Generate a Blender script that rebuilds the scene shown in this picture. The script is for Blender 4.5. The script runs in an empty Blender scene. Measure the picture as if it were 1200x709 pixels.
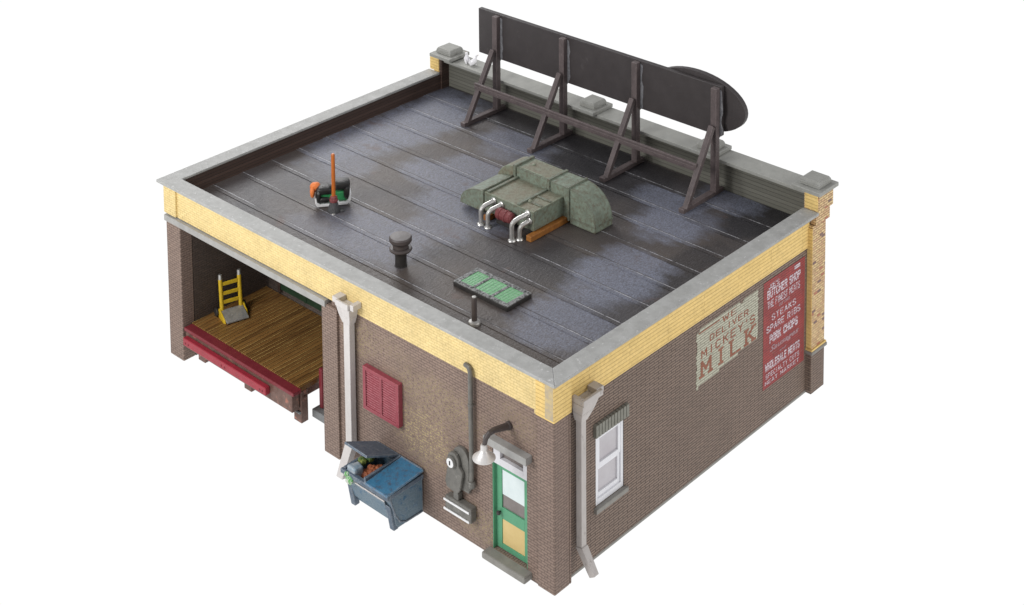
import bpy, bmesh, math, random
from mathutils import Vector, Matrix
random.seed(7)
S = bpy.context.scene
COL = S.collection
PI = math.pi

# ------------------------------------------------------------------ mesh helpers
class MB:
    def __init__(self):
        self.bm = bmesh.new()
    def box(self, x0, x1, y0, y1, z0, z1):
        v = [self.bm.verts.new(p) for p in
             ((x0,y0,z0),(x1,y0,z0),(x1,y1,z0),(x0,y1,z0),(x0,y0,z1),(x1,y0,z1),(x1,y1,z1),(x0,y1,z1))]
        for f in ((3,2,1,0),(4,5,6,7),(0,1,5,4),(1,2,6,5),(2,3,7,6),(3,0,4,7)):
            self.bm.faces.new([v[i] for i in f])
        return self
    def hexa(self, b, t):
        """solid from 4 bottom and 4 top points"""
        v = [self.bm.verts.new(p) for p in list(b)+list(t)]
        for f in ((3,2,1,0),(4,5,6,7),(0,1,5,4),(1,2,6,5),(2,3,7,6),(3,0,4,7)):
            self.bm.faces.new([v[i] for i in f])
        return self
    def prism(self, poly, axis, a0, a1):
        """polygon (2D) extruded along axis: 0 -> (y,z), 1 -> (x,z), 2 -> (x,y)"""
        def P(p, a):
            return ((a,p[0],p[1]),(p[0],a,p[1]),(p[0],p[1],a))[axis]
        A = [self.bm.verts.new(P(p,a0)) for p in poly]
        B = [self.bm.verts.new(P(p,a1)) for p in poly]
        n = len(poly)
        self.bm.faces.new(A); self.bm.faces.new(B[::-1])
        for i in range(n):
            self.bm.faces.new((A[i],B[i],B[(i+1)%n],A[(i+1)%n]))
        return self
    def tube(self, pts, r, n=14, caps=True):
        pts = [Vector(p) for p in pts]
        rs = r if isinstance(r,(list,tuple)) else [r]*len(pts)
        rings = []
        t0 = (pts[1]-pts[0]).normalized()
        u = t0.orthogonal().normalized()
        for i,p in enumerate(pts):
            a = pts[max(i-1,0)]; b = pts[min(i+1,len(pts)-1)]
            t = (b-a).normalized()
            u = (u - t*u.dot(t)).normalized(); w = t.cross(u)
            rings.append([self.bm.verts.new(p+(u*math.cos(2*PI*k/n)+w*math.sin(2*PI*k/n))*rs[i]) for k in range(n)])
        for A,B in zip(rings,rings[1:]):
            for k in range(n):
                self.bm.faces.new((A[k],A[(k+1)%n],B[(k+1)%n],B[k]))
        if caps:
            self.bm.faces.new(rings[0][::-1]); self.bm.faces.new(rings[-1])
        return self
    def lathe(self, c, prof, n=28, axis=(0,0,1)):
        ax = Vector(axis).normalized(); u = ax.orthogonal().normalized(); w = ax.cross(u); c = Vector(c)
        rings = [[self.bm.verts.new(c+ax*z+(u*math.cos(2*PI*k/n)+w*math.sin(2*PI*k/n))*max(r,1e-4)) for k in range(n)] for r,z in prof]
        for A,B in zip(rings,rings[1:]):
            for k in range(n):
                self.bm.faces.new((A[k],A[(k+1)%n],B[(k+1)%n],B[k]))
        self.bm.faces.new(rings[0][::-1]); self.bm.faces.new(rings[-1])
        return self
    def blob(self, c, r, rot=0, n=16, m=10, noise=0.0, seed=0, e=1.0):
        """rounded lump with uneven surface"""
        rnd = random.Random(seed); c = Vector(c); ph = [rnd.uniform(0,6.3) for _ in range(6)]
        R = Matrix.Rotation(rot,3,'Z')
        def pt(th,p):
            k = 1+noise*(math.sin(3*p+ph[0])*math.sin(2*th+ph[1])+.6*math.sin(5*p+ph[2]+3*th))
            sg = lambda q: math.copysign(abs(q)**e,q)
            return c+R@Vector((r[0]*sg(math.sin(th))*sg(math.cos(p))*k, r[1]*sg(math.sin(th))*sg(math.sin(p))*k, r[2]*sg(math.cos(th))*k))
        top = self.bm.verts.new(pt(0.001,0)); bot = self.bm.verts.new(pt(PI-.001,0))
        rings = [[self.bm.verts.new(pt(PI*i/m,2*PI*k/n)) for k in range(n)] for i in range(1,m)]
        for k in range(n):
            self.bm.faces.new((top,rings[0][k],rings[0][(k+1)%n]))
            self.bm.faces.new((bot,rings[-1][(k+1)%n],rings[-1][k]))
        for A,B in zip(rings,rings[1:]):
            for k in range(n):
                self.bm.faces.new((A[k],B[k],B[(k+1)%n],A[(k+1)%n]))
        return self
    def xform(self, M):
        bmesh.ops.transform(self.bm, matrix=M, verts=self.bm.verts); return self
    def build(self, name, m, parent=None, bevel=0.0, smooth=False, label=None):
        bm = self.bm
        bmesh.ops.recalc_face_normals(bm, faces=bm.faces)
        uv = bm.loops.layers.uv.new('UVMap')
        for f in bm.faces:
            n = f.normal; a = max(range(3), key=lambda i: abs(n[i]))
            for l in f.loops:
                p = l.vert.co
                l[uv].uv = ((p.y,p.z),(p.x,p.z),(p.x,p.y))[a]
            f.smooth = smooth
        if parent is not None:
            bmesh.ops.translate(bm, verts=bm.verts, vec=-ROOTLOC[parent.name])
        me = bpy.data.meshes.new(name); bm.to_mesh(me); bm.free()
        me.materials.append(m)
        o = bpy.data.objects.new(name, me); COL.objects.link(o)
        if parent is not None:
            o.parent = parent; ROOTLOC[o.name] = ROOTLOC[parent.name]
        else:
            ROOTLOC[o.name] = Vector((0,0,0))
        if smooth:
            for e in me.edges: pass
            md = o.modifiers.new('es','EDGE_SPLIT'); md.split_angle = math.radians(24)
        if bevel:
            b = o.modifiers.new('bev','BEVEL'); b.width = bevel; b.segments = 2; b.limit_method = 'ANGLE'; b.angle_limit = math.radians(35)
        if label: o['label'] = label
        return o
ROOTLOC = {}
def thing(name, loc, label, cat, group=None):
    o = bpy.data.objects.new(name, None); COL.objects.link(o)
    o.location = loc; o.empty_display_size = .1
    o['label'] = label; o['category'] = cat
    if group: o['group'] = group
    ROOTLOC[o.name] = Vector(loc)
    return o
def bx(name, m, parent, *b, bevel=.012, **k):
    mb = MB()
    for q in b: mb.box(*q)
    return mb.build(name, m, parent, bevel=bevel, **k)
def arc(cx, cz, rx, rz, a0, a1, n=12):
    return [(cx+rx*math.cos(math.radians(a0+(a1-a0)*i/n)), cz+rz*math.sin(math.radians(a0+(a1-a0)*i/n))) for i in range(n+1)]

# ------------------------------------------------------------------ materials
class NT:
    def __init__(self, name):
        self.m = bpy.data.materials.new(name); self.m.use_nodes = True
        self.t = self.m.node_tree; self.t.nodes.clear()
        self.out = self.n('ShaderNodeOutputMaterial'); self.b = self.n('ShaderNodeBsdfPrincipled')
        self.l(self.b.outputs[0], self.out.inputs[0])
        tc = self.n('ShaderNodeTexCoord'); self.obj = tc.outputs['Object']; self.uv = tc.outputs['UV']
    def n(self, t, **k):
        q = self.t.nodes.new(t)
        for a,b in k.items(): setattr(q,a,b)
        return q
    def l(self, a, b): self.t.links.new(a,b)
    def noise(self, vec, scale, detail=4, rough=.6, dist=0):
        q = self.n('ShaderNodeTexNoise'); q.inputs['Scale'].default_value = scale; q.inputs['Detail'].default_value = detail
        q.inputs['Roughness'].default_value = rough; q.inputs['Distortion'].default_value = dist
        self.l(vec,q.inputs['Vector']); return q.outputs['Fac']
    def ramp(self, fac, stops):
        q = self.n('ShaderNodeValToRGB'); e = q.color_ramp.elements
        while len(e) < len(stops): e.new(.5)
        for i,(p,c) in enumerate(stops):
            e[i].position = p; e[i].color = c if len(c)==4 else (*c,1)
        self.l(fac,q.inputs[0]); return q.outputs[0]
    def mask(self, fac, a, b):
        q = self.n('ShaderNodeMapRange'); q.inputs[1].default_value = a; q.inputs[2].default_value = b
        self.l(fac,q.inputs[0]); return q.outputs[0]
    def math(self, op, a, b=None):
        q = self.n('ShaderNodeMath', operation=op)
        for i,x in enumerate((a,b)):
            if x is None: continue
            if isinstance(x,(int,float)): q.inputs[i].default_value = x
            else: self.l(x,q.inputs[i])
        return q.outputs[0]
    def mix(self, fac, a, b, mode='MIX'):
        q = self.n('ShaderNodeMix', data_type='RGBA', blend_type=mode)
        for s,x in ((q.inputs[0],fac),(q.inputs[6],a),(q.inputs[7],b)):
            if isinstance(x,(int,float)): s.default_value = x
            elif isinstance(x,tuple): s.default_value = x if len(x)==4 else (*x,1)
            else: self.l(x,s)
        return q.outputs[2]
    def vec(self, v, sc, add=(0,0,0)):
        q = self.n('ShaderNodeMapping'); q.inputs['Scale'].default_value = sc; q.inputs['Location'].default_value = add
        self.l(v,q.inputs[0]); return q.outputs[0]
    def bump(self, h, dist, strength=1.0, prev=None):
        q = self.n('ShaderNodeBump'); q.inputs['Distance'].default_value = dist; q.inputs['Strength'].default_value = strength
        self.l(h,q.inputs['Height'])
        if prev is not None: self.l(prev,q.inputs['Normal'])
        return q.outputs[0]
    def done(self, col, rough=.6, normal=None, metal=0, spec=.4):
        for s,x in ((self.b.inputs['Base Color'],col),(self.b.inputs['Roughness'],rough)):
            if isinstance(x,(int,float)): s.default_value = x
            elif isinstance(x,tuple): s.default_value = (*x,1)
            else: self.l(x,s)
        self.b.inputs['Metallic'].default_value = metal
        self.b.inputs['Specular IOR Level'].default_value = spec
        if normal is not None: self.l(normal,self.b.inputs['Normal'])
        return self.m

def paint(name, c1, c2, scale=5, rough=.55, bump=.006, bscale=30, c3=None, c3a=.6, c3b=.72, c3scale=9, metal=0, spec=.4, stretch=(1,1,1), edge=None, er=.03):
    t = NT(name); v = t.vec(t.obj, stretch)
    n1 = t.noise(v, scale, 5, .65)
    col = t.mix(t.mask(n1,.35,.65), c1, c2)
    if c3 is not None:
        n3 = t.noise(v, c3scale, 6, .7)
        col = t.mix(t.mask(n3,c3a,c3b), col, c3)
    if edge is not None:
        # paint rubbed off along the edges: where the rounded normal leaves the face normal
        bv = t.n('ShaderNodeBevel', samples=4); bv.inputs['Radius'].default_value = er
        ge = t.n('ShaderNodeNewGeometry'); dt = t.n('ShaderNodeVectorMath', operation='DOT_PRODUCT')
        t.l(bv.outputs[0],dt.inputs[0]); t.l(ge.outputs['True Normal'],dt.inputs[1])
        em = t.math('MULTIPLY', t.mask(dt.outputs['Value'],.992,.90), t.mask(t.noise(t.obj,16,5,.8),.36,.60))
        col = t.mix(em, col, edge)
    n2 = t.noise(t.obj, bscale, 4, .6)
    r = t.math('ADD', t.math('MULTIPLY', n2, .25), rough-.12)
    return t.done(col, r, t.bump(n2, bump), metal, spec)

def brick(name, c1, c2, mortar, w=.17, h=.061, ms=.009, bump=.010, spots=None, dust=None, multi=None, rough=.62, big=.35):
    t = NT(name)
    def tex(size, smooth, a, b2, m):
        b = t.n('ShaderNodeTexBrick'); t.l(t.uv,b.inputs['Vector'])
        for k,x in (('Scale',1),('Brick Width',w),('Row Height',h),('Mortar Size',size),('Mortar Smooth',smooth),('Bias',0)): b.inputs[k].default_value = x
        for k,x in (('Color1',a),('Color2',b2),('Mortar',m)): b.inputs[k].default_value = (*x,1)
        return b
    b = tex(ms,.5,c1,c2,mortar)
    col = b.outputs['Color']
    if multi is not None:
        # odd bricks painted in other colours: one random value per brick
        b2 = tex(0,0,(0,0,0),(1,1,1),(0,0,0))
        pick = t.ramp(b2.outputs['Color'], multi); pick.node.color_ramp.interpolation = 'CONSTANT'
        col = t.mix(b.outputs['Fac'], pick, mortar)
    n = t.noise(t.obj, 1.3, 6, .65)
    col = t.mix(big, col, t.ramp(n, [(.3,(.70,.68,.66)),(.5,(1,1,1)),(.72,(1.2,1.17,1.14))]), 'MULTIPLY')
    n5 = t.noise(t.obj, 11, 4, .7)
    col = t.mix(.45, col, t.ramp(n5, [(.3,(.72,.71,.70)),(.5,(1,1,1)),(.7,(1.28,1.25,1.22))]), 'MULTIPLY')
    if spots is not None:
        # worn areas where pale ochre wash stays in the joints
        f2 = tex(.013,.3,(0,0,0),(0,0,0),(1,1,1))
        acc = None
        for (cy,cz,hy,hz,k) in spots[1]:
            mp = t.n('ShaderNodeMapping', vector_type='POINT'); mp.inputs['Scale'].default_value = (0,1/hy,1/hz); mp.inputs['Location'].default_value = (0,-(cy-.15)/hy,-cz/hz)
            t.l(t.obj,mp.inputs[0]); ln = t.n('ShaderNodeVectorMath', operation='LENGTH'); t.l(mp.outputs[0],ln.inputs[0])
            d = t.math('ADD', ln.outputs['Value'], t.math('MULTIPLY', t.math('SUBTRACT', t.noise(t.obj,2.2,5,.7), .5), 1.6))
            m = t.math('MULTIPLY', t.mask(d,1.1,.5), k)
            acc = m if acc is None else t.math('MAXIMUM', acc, m)
        gate = t.mask(t.noise(t.obj,13,4,.75),.42,.55)
        col = t.mix(t.math('MULTIPLY',t.math('MULTIPLY',acc,gate),f2.outputs['Fac']), col, spots[0])
    if dust is not None:
        sm = t.mask(t.noise(t.obj, 38, 3, .7), .66, .74)
        col = t.mix(t.math('MULTIPLY',sm,.35), col, dust)
    fine = t.noise(t.obj, 45, 3, .6)
    inv = t.math('SUBTRACT', 1.0, b.outputs['Fac'])
    hgt = t.math('ADD', inv, t.math('MULTIPLY', fine, .3))
    return t.done(col, rough, t.bump(hgt, bump), 0, .35)

BR1, BR2, MORT = (.258,.186,.150), (.230,.164,.133), (.158,.113,.092)
M_front = brick('brown_brick_front', BR1, BR2, MORT, dust=(.4,.34,.26),
    spots=((.50,.40,.21),[(3.9,1.75,1.1,.75,.95),(3.6,2.7,1.6,.6,.55),(2.3,.5,.9,.45,.6),(6.0,3.2,.7,.5,.6),(5.3,3.3,1.2,.3,.3),(1.2,3.2,.8,.4,.35)]))
M_side  = brick('brown_brick_side', (.245,.178,.140), (.216,.156,.122), (.098,.070,.056), w=.30, ms=.011, bump=.016, big=.3)  # shade under each brick course is put into the darker mortar colour
M_pier  = brick('brown_brick_pier', BR1, (.236,.168,.137), MORT, dust=(.38,.33,.27))
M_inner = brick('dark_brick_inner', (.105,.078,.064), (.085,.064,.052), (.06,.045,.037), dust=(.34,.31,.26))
M_yel   = brick('yellow_brick', (.76,.595,.285), (.73,.565,.26), (.645,.49,.21), bump=.005, big=.4)
M_yels  = brick('yellow_brick_side', (.80,.575,.22), (.76,.54,.195), (.62,.425,.15), w=2.6, h=.085, bump=.008, big=.3)
M_multi = brick('mixed_brick', (.7,.5,.25), (.6,.4,.2), (.34,.22,.12), w=.15, h=.061, bump=.010, big=.2,
                multi=[(0,(.70,.51,.26)),(.22,(.62,.41,.22)),(.42,(.74,.55,.29)),(.66,(.62,.40,.23)),(.76,(.48,.19,.12)),(.81,(.70,.50,.27)),(.93,(.22,.14,.13)),(.96,(.66,.45,.24))])
M_cop   = paint('grey_coping_stone', (.31,.31,.295), (.385,.385,.37), 4, .6, .006, 40, c3=(.58,.58,.57), c3a=.60, c3b=.72, c3scale=11, edge=(.52,.52,.51), er=.03)
M_copb  = paint('grey_green_coping', (.30,.30,.275), (.355,.355,.325), 2.5, .6, .004, 40, c3=(.27,.27,.25), c3a=.58, c3b=.75, c3scale=4)
M_cap   = paint('grey_cap_stone', edge=(.46,.46,.44), er=.03, c1=(.27,.27,.245), c2=(.315,.315,.29), scale=4, rough=.6, bump=.004, bscale=40, c3=(.50,.50,.48), c3a=.64, c3b=.72)
M_lint  = paint('grey_lintel', (.36,.355,.34), (.30,.295,.28), 4, .6, .004, 40)
M_sill  = paint('dark_grey_stone', (.22,.21,.19), (.27,.26,.235), 5, .6, .004, 40)

def planks(name, c1, c2, dark, h=.16, axis=2, rough=.6, streak=None):
    t = NT(name)
    sp = t.n('ShaderNodeSeparateXYZ'); t.l(t.obj,sp.inputs[0])
    z = t.math('DIVIDE', sp.outputs[axis], h)
    fr = t.math('FRACT', z); fl = t.math('FLOOR', z)
    wn = t.n('ShaderNodeTexWhiteNoise', noise_dimensions='1D'); t.l(fl,wn.inputs['W'])
    st = {2:(1.5,1.5,22),1:(1.2,24,1.2)}[axis]
    gr = t.noise(t.vec(t.obj,st), 1.6, 6, .65, .3)
    col = t.mix(t.math('ADD',t.math('MULTIPLY',wn.outputs['Value'],.5),t.math('MULTIPLY',gr,.5)), c1, c2)
    if streak is not None:
        g2 = t.noise(t.vec(t.obj,(.9,30,1) if axis==1 else (.9,.9,34)), 1.5, 5, .6)
        col = t.mix(t.math('MULTIPLY', t.mask(g2,.58,.72), .55), col, streak)
    gap = t.math('LESS_THAN', fr, .11)
    if streak is not None:
        col = t.mix(t.math('MULTIPLY', t.math('LESS_THAN', t.math('ABSOLUTE', t.math('SUBTRACT',fr,.18)), .07), t.mask(t.noise(t.vec(t.obj,(.7,9,1)),1.2,4,.6),.42,.6)), col, streak)
    col = t.mix(t.math('MULTIPLY',gap,.85), col, dark)
    hh = t.math('ADD', t.math('MULTIPLY',t.math('SUBTRACT',1,gap),1.0), t.math('MULTIPLY',gr,.5))
    return t.done(col, rough, t.bump(hh,.012), 0, .4)
M_deck  = planks('oiled_deck_boards', (.095,.042,.013), (.300,.150,.044), (.016,.008,.004), h=.125, axis=1, rough=.34, streak=(.52,.33,.11))
M_inpar = planks('dark_brown_parapet_boards', (.036,.020,.015), (.100,.062,.048), (.009,.006,.005), h=.085, axis=2)
M_bkpar = planks('grey_green_parapet_boards', (.115,.112,.092), (.19,.185,.155), (.055,.055,.045), h=.10, axis=2)

def roofmat():
    t = NT('tar_paper_roof')
    sp = t.n('ShaderNodeSeparateXYZ'); t.l(t.obj,sp.inputs[0])
    s = t.math('DIVIDE', t.math('SUBTRACT', sp.outputs[0], 1.27-.14), .94)
    fr = t.math('FRACT', s); fl = t.math('FLOOR', s)
    # each strip of paper was rolled out separately: its patches do not continue on the next one
    n2 = t.noise(t.vec(t.obj,(1,1,1),(9.2,4.4,0)), .33, 3, .5, .2)
    base = t.mix(t.mask(n2,.38,.62), (.050,.045,.048), (.080,.064,.054))
    # patches stop at the lapped joints in many places: use a position half snapped to the strip
    snap = t.n('ShaderNodeCombineXYZ')
    mid = t.math('ADD', t.math('MULTIPLY', fl, .94), 1.13+.47)
    t.l(t.math('ADD', t.math('MULTIPLY', sp.outputs[0], .45), t.math('MULTIPLY', mid, .55)), snap.inputs[0])
    jag = t.math('MULTIPLY', t.math('SUBTRACT', t.noise(t.vec(t.obj,(3,1.2,1)), 1.0, 6, .75), .5), 1.3)
    t.l(sp.outputs[1], snap.inputs[1])
    def patches(lst):
        acc = None
        for (cx,cy,hx,hy,k) in lst:
            mp = t.n('ShaderNodeMapping'); mp.inputs['Scale'].default_value = (1/hx,1/hy,0); mp.inputs['Location'].default_value = (-(cx-.14)/hx,-(cy-.15)/hy,0)
            t.l(snap.outputs[0],mp.inputs[0]); ln = t.n('ShaderNodeVectorMath', operation='LENGTH'); t.l(mp.outputs[0],ln.inputs[0])
            m = t.math('MULTIPLY', t.mask(t.math('ADD', ln.outputs['Value'], jag), 1.25, .80), k)
            acc = m if acc is None else t.math('MAXIMUM', acc, m)
        return acc
    dark = patches([(9.2,1.5,1.2,.8,.9),(9.0,6.6,1.0,1.7,.9),(8.9,4.9,1.0,.8,.7),(9.3,9.4,.7,1.3,.8),(6.0,1.4,1.4,.5,.6),(3.9,4.0,1.0,1.2,.5),(8.2,5.2,.9,.9,.6),(9.3,11.8,.5,1.2,.5)])  # darker areas, mostly towards the billboard and the back corner
    base = t.mix(dark, base, (.016,.015,.018))
    blue = patches([(7.3,11.7,2.3,1.1,.9),(5.4,12.0,1.5,.9,.8),(8.9,12.3,.7,.6,.7),(8.1,8.7,.7,1.1,.9),(5.5,8.7,.75,1.3,.9),(4.6,7.1,.9,1.4,.9),(6.4,8.4,.7,1.0,.8),(2.3,7.8,.9,1.6,.75),(3.5,6.9,.5,.9,.7),
                   (4.4,11.2,.8,.8,.6),(4.7,2.3,1.3,1.0,1.0),(2.4,1.9,.95,1.1,.85),(5.6,2.5,.6,.7,.7),(7.25,2.9,.7,.9,1.0),(8.3,3.6,.6,.9,1.0),(9.6,2.5,.6,.9,.9),(7.9,2.4,.5,.6,.6),(1.6,9.0,.5,1.0,.4)])
    blue = t.math('MULTIPLY', blue, t.mask(t.noise(t.obj,24,6,.8),.30,.60))
    col = t.mix(t.math('MULTIPLY',blue,.95), base, (.205,.222,.285))
    # dry brushed streaks across the strip
    stv = t.noise(t.vec(t.obj,(26,3,1)), 1.0, 4, .7)
    col = t.mix(t.math('MULTIPLY', t.mask(stv,.58,.74), .35), col, (.16,.16,.175))
    speck = t.mask(t.noise(t.obj,55,3,.8),.56,.68)
    col = t.mix(t.math('MULTIPLY',speck,.35), col, (.24,.23,.235))
    pit = t.mask(t.noise(t.vec(t.obj,(1,1,1),(3,3,0)),45,3,.8),.54,.66)
    col = t.mix(t.math('MULTIPLY',pit,.45), col, (.022,.020,.023))
    rust = t.math('MULTIPLY', t.mask(t.noise(t.vec(t.obj,(1,1,1),(5,2,0)),.9,4,.6),.66,.74), .5)
    col = t.mix(rust, col, (.10,.052,.036))
    # lapped joint: dark line, chips of white
    d = t.math('ABSOLUTE', t.math('SUBTRACT', fr, .15))
    wob = t.math('ADD', d, t.math('MULTIPLY', t.math('SUBTRACT', t.noise(t.obj,9,3,.6),.5), .02))
    col = t.mix(t.math('MULTIPLY', t.math('LESS_THAN', wob, .016), .75), col, (.02,.016,.018))
    chip = t.math('MULTIPLY', t.math('LESS_THAN', t.math('ABSOLUTE', t.math('SUBTRACT',t.math('ADD',fr,t.math('MULTIPLY', t.math('SUBTRACT', t.noise(t.obj,9,3,.6),.5), .012)),.132)), .013),
                  t.math('MULTIPLY', t.mask(t.noise(t.vec(t.obj,(.5,1,1),(2.2,.4,0)),.55,3,.6),.40,.52), t.mask(t.noise(t.obj,14,4,.8),.36,.55)))
    col = t.mix(t.math('MULTIPLY',chip,.8), col, (.50,.50,.52))
    bmp = t.math('ADD', t.noise(t.vec(t.obj,(1,1,1)),28,5,.65), t.math('MULTIPLY', t.math('LESS_THAN', fr, .14), .5))
    wr = t.noise(t.vec(t.obj,(5,12,1)), 1.5, 3, .5)
    nb = t.bump(wr,.02,.6,t.bump(bmp,.012,.8))
    rr = t.math('ADD', .38, t.math('MULTIPLY', t.noise(t.obj,7,4,.6), .22))
    return t.done(col, rr, nb, 0, .42)
M_roof = roofmat()

M_bill  = paint('dark_brown_board', (.044,.037,.037), (.054,.046,.046), 2, .5, .004, 50, c3=(.085,.075,.075), c3a=.62, c3b=.80, c3scale=3)
M_billp = paint('brown_timber_frame', (.125,.098,.096), (.088,.069,.068), 5, .55, .008, 60, c3=(.20,.16,.155), c3a=.60, c3b=.72, c3scale=14, edge=(.24,.19,.185), er=.025)
M_glue  = paint('grey_glue_smear', (.13,.13,.14), (.24,.24,.25), 9, .35, .01, 25)
M_hvac  = paint('weathered_green_metal', (.225,.275,.215), (.165,.195,.150), 5, .55, .010, 26, c3=(.125,.093,.058), c3a=.46, c3b=.74, c3scale=11, edge=(.085,.065,.045), er=.07)
M_hvact = paint('stained_green_metal', (.205,.185,.130), (.215,.235,.175), 4, .55, .010, 26, c3=(.125,.090,.055), c3a=.46, c3b=.74, c3scale=11, edge=(.25,.32,.24), er=.07)
M_seam  = paint('dark_green_metal', (.085,.110,.085), (.12,.15,.11), 6, .5, .004, 30)
M_steel = paint('bright_steel', (.62,.61,.58), (.50,.49,.47), 6, .36, .003, 30, metal=.75, spec=.6)
M_motor = paint('dull_red_metal', (.16,.030,.034), (.22,.06,.06), 14, .55, .02, 30)
M_oak   = paint('orange_timber', (.36,.145,.03), (.24,.09,.02), 6, .5, .008, 25)
M_vent  = paint('brown_iron', (.078,.062,.058), (.060,.050,.048), 5, .45, .004, 40, c3=(.17,.15,.145), c3a=.62, c3b=.74, c3scale=10, spec=.5)
M_black = paint('black_iron', (.022,.020,.019), (.035,.032,.030), 8, .45, .004, 40)
M_rivet = paint('grey_riveted_frame', (.33,.33,.33), (.045,.05,.045), 15, .5, .01, 30)
M_green_glass = paint('wired_green_glass', (.13,.36,.16), (.16,.42,.19), 5, .3, .004, 40, c3=(.35,.55,.38), c3a=.62, c3b=.76, c3scale=16, spec=.5)
M_wire = paint('pale_green_wire', (.30,.46,.32), (.16,.34,.19), 9, .45, .004, 40)
M_dspout = paint('whitewashed_downspout', (.60,.57,.55), (.53,.50,.48), 4, .6, .006, 30, c3=(.40,.36,.34), c3a=.62, c3b=.75, c3scale=9, stretch=(1,1,.4))
M_dspo2 = paint('grey_downspout', (.455,.42,.395), (.52,.485,.46), 4, .6, .006, 30, c3=(.24,.21,.19), c3a=.56, c3b=.72, c3scale=9, stretch=(1,1,.4))
M_red   = paint('red_painted_timber', (.33,.024,.042), (.27,.02,.034), 5, .38, .005, 25, c3=(.42,.06,.08), c3a=.6, c3b=.75, c3scale=9)
M_dred  = paint('dull_red_timber', (.165,.018,.026), (.20,.025,.033), 5, .45, .006, 25)
M_louv  = paint('dusty_red_louvre', (.30,.058,.076), (.25,.045,.060), 6, .5, .004, 30, edge=(.46,.18,.20), er=.02, c3=(.42,.15,.17), c3a=.64, c3b=.76, c3scale=12)
M_rust  = paint('rusty_brown_timber', (.115,.060,.045), (.17,.10,.08), 6, .5, .008, 25, c3=(.42,.15,.10), c3a=.58, c3b=.68, c3scale=6)
M_conc  = paint('grey_concrete', (.15,.155,.155), (.20,.205,.205), 6, .6, .006, 40)
M_drkgreen = paint('dark_green_door', (.022,.055,.028), (.018,.042,.022), 5, .5, .004, 30)
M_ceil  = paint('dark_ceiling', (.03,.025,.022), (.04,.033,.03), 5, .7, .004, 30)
M_dgreen = paint('green_door_paint', (.090,.300,.165), (.105,.330,.185), 5, .42, .003, 30, c3=(.07,.235,.13), c3a=.62, c3b=.78)
M_white = paint('white_painted_wood', (.68,.67,.69), (.60,.59,.61), 5, .5, .004, 30)
M_whitew = paint('bright_white_frame', (.80,.80,.82), (.76,.76,.79), 5, .45, .003, 30)
M_ypan  = paint('buff_panel', (.60,.44,.18), (.66,.50,.22), 3, .5, .003, 30)
M_glassd = paint('dim_window_glass', (.16,.135,.125), (.20,.175,.165), 3, .15, .001, 20, spec=.6)
M_glassg = paint('grey_lilac_glass', (.46,.43,.45), (.52,.50,.52), 2, .15, .001, 20, spec=.6)
M_blind = paint('pale_blue_blind', (.62,.70,.70), (.68,.75,.75), 3, .4, .001, 20)
M_metr  = paint('dark_grey_green_iron', (.165,.157,.140), (.120,.116,.104), 6, .42, .006, 30, c3=(.30,.29,.265), c3a=.60, c3b=.72, c3scale=9, spec=.5)
M_dial  = paint('white_dial', (.80,.80,.80), (.74,.74,.74), 5, .35, .002, 30)
M_lampsh = paint('silver_lamp_shade', (.72,.70,.68), (.64,.62,.60), 5, .38, .002, 30, metal=.35, spec=.6)
M_lampin = paint('white_lamp_lining', (.80,.79,.77), (.78,.77,.75), 5, .4, .001, 30)
M_blue  = paint('blue_dumpster_lid', (.035,.145,.265), (.055,.195,.33), 5, .42, .012, 25, c3=(.065,.095,.14), c3a=.50, c3b=.66, c3scale=9, edge=(.28,.31,.34), er=.05)
M_bluew = paint('weathered_blue_grey_steel', (.090,.155,.205), (.185,.225,.250), 6, .5, .014, 20, c3=(.035,.11,.19), c3a=.47, c3b=.66, c3scale=6, edge=(.36,.38,.40), er=.04)
M_blued = paint('dark_blue_grey_steel', (.060,.092,.135), (.115,.150,.190), 7, .45, .014, 20, c3=(.24,.26,.285), c3a=.56, c3b=.70, c3scale=11, edge=(.36,.38,.40), er=.03)
M_rubbish = paint('rust_orange_rubbish', (.42,.13,.05), (.24,.07,.035), 12, .6, .02, 20)
M_sack  = paint('pale_blue_sack', (.20,.29,.36), (.45,.47,.48), 7, .6, .01, 20)
M_lime  = paint('bright_green_bag', (.14,.42,.13), (.10,.30,.09), 8, .5, .01, 20, c3=(.55,.56,.50), c3a=.52, c3b=.58)
M_leaf  = paint('dark_green_scraps', (.04,.14,.05), (.25,.25,.04), 14, .6, .01, 20)
M_yframe = paint('yellow_painted_steel', (.62,.42,.020), (.54,.35,.015), 5, .45, .006, 25, c3=(.12,.085,.02), c3a=.66, c3b=.73, c3scale=14)
M_plate = paint('scratched_steel_plate', (.42,.41,.39), (.30,.295,.28), 7, .4, .006, 25, metal=.4, c3=(.62,.61,.60), c3a=.62, c3b=.72)
M_orange = paint('orange_plastic', (.80,.23,.06), (.72,.19,.05), 5, .42, .004, 20)
M_obroom = paint('orange_broom_handle', (.52,.15,.025), (.46,.12,.02), 5, .4, .003, 20)
M_gloss = paint('glossy_black_cloth', (.012,.012,.012), (.024,.024,.022), 6, .32, .01, 14, spec=.5)
M_greycl = paint('worn_black_top', (.035,.034,.033), (.075,.073,.07), 9, .5, .01, 20)
M_gcloth = paint('green_lining', (.03,.25,.085), (.025,.19,.065), 7, .4, .01, 14)
M_wpl   = paint('white_tray', (.75,.75,.75), (.68,.68,.68), 5, .4, .003, 20)
M_bristle = paint('dark_bristles', (.035,.035,.036), (.10,.10,.105), 18, .45, .03, 40, stretch=(3,3,.5))
M_bird  = paint('white_feathers', (.88,.87,.88), (.82,.81,.83), 8, .55, .004, 30)

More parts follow.
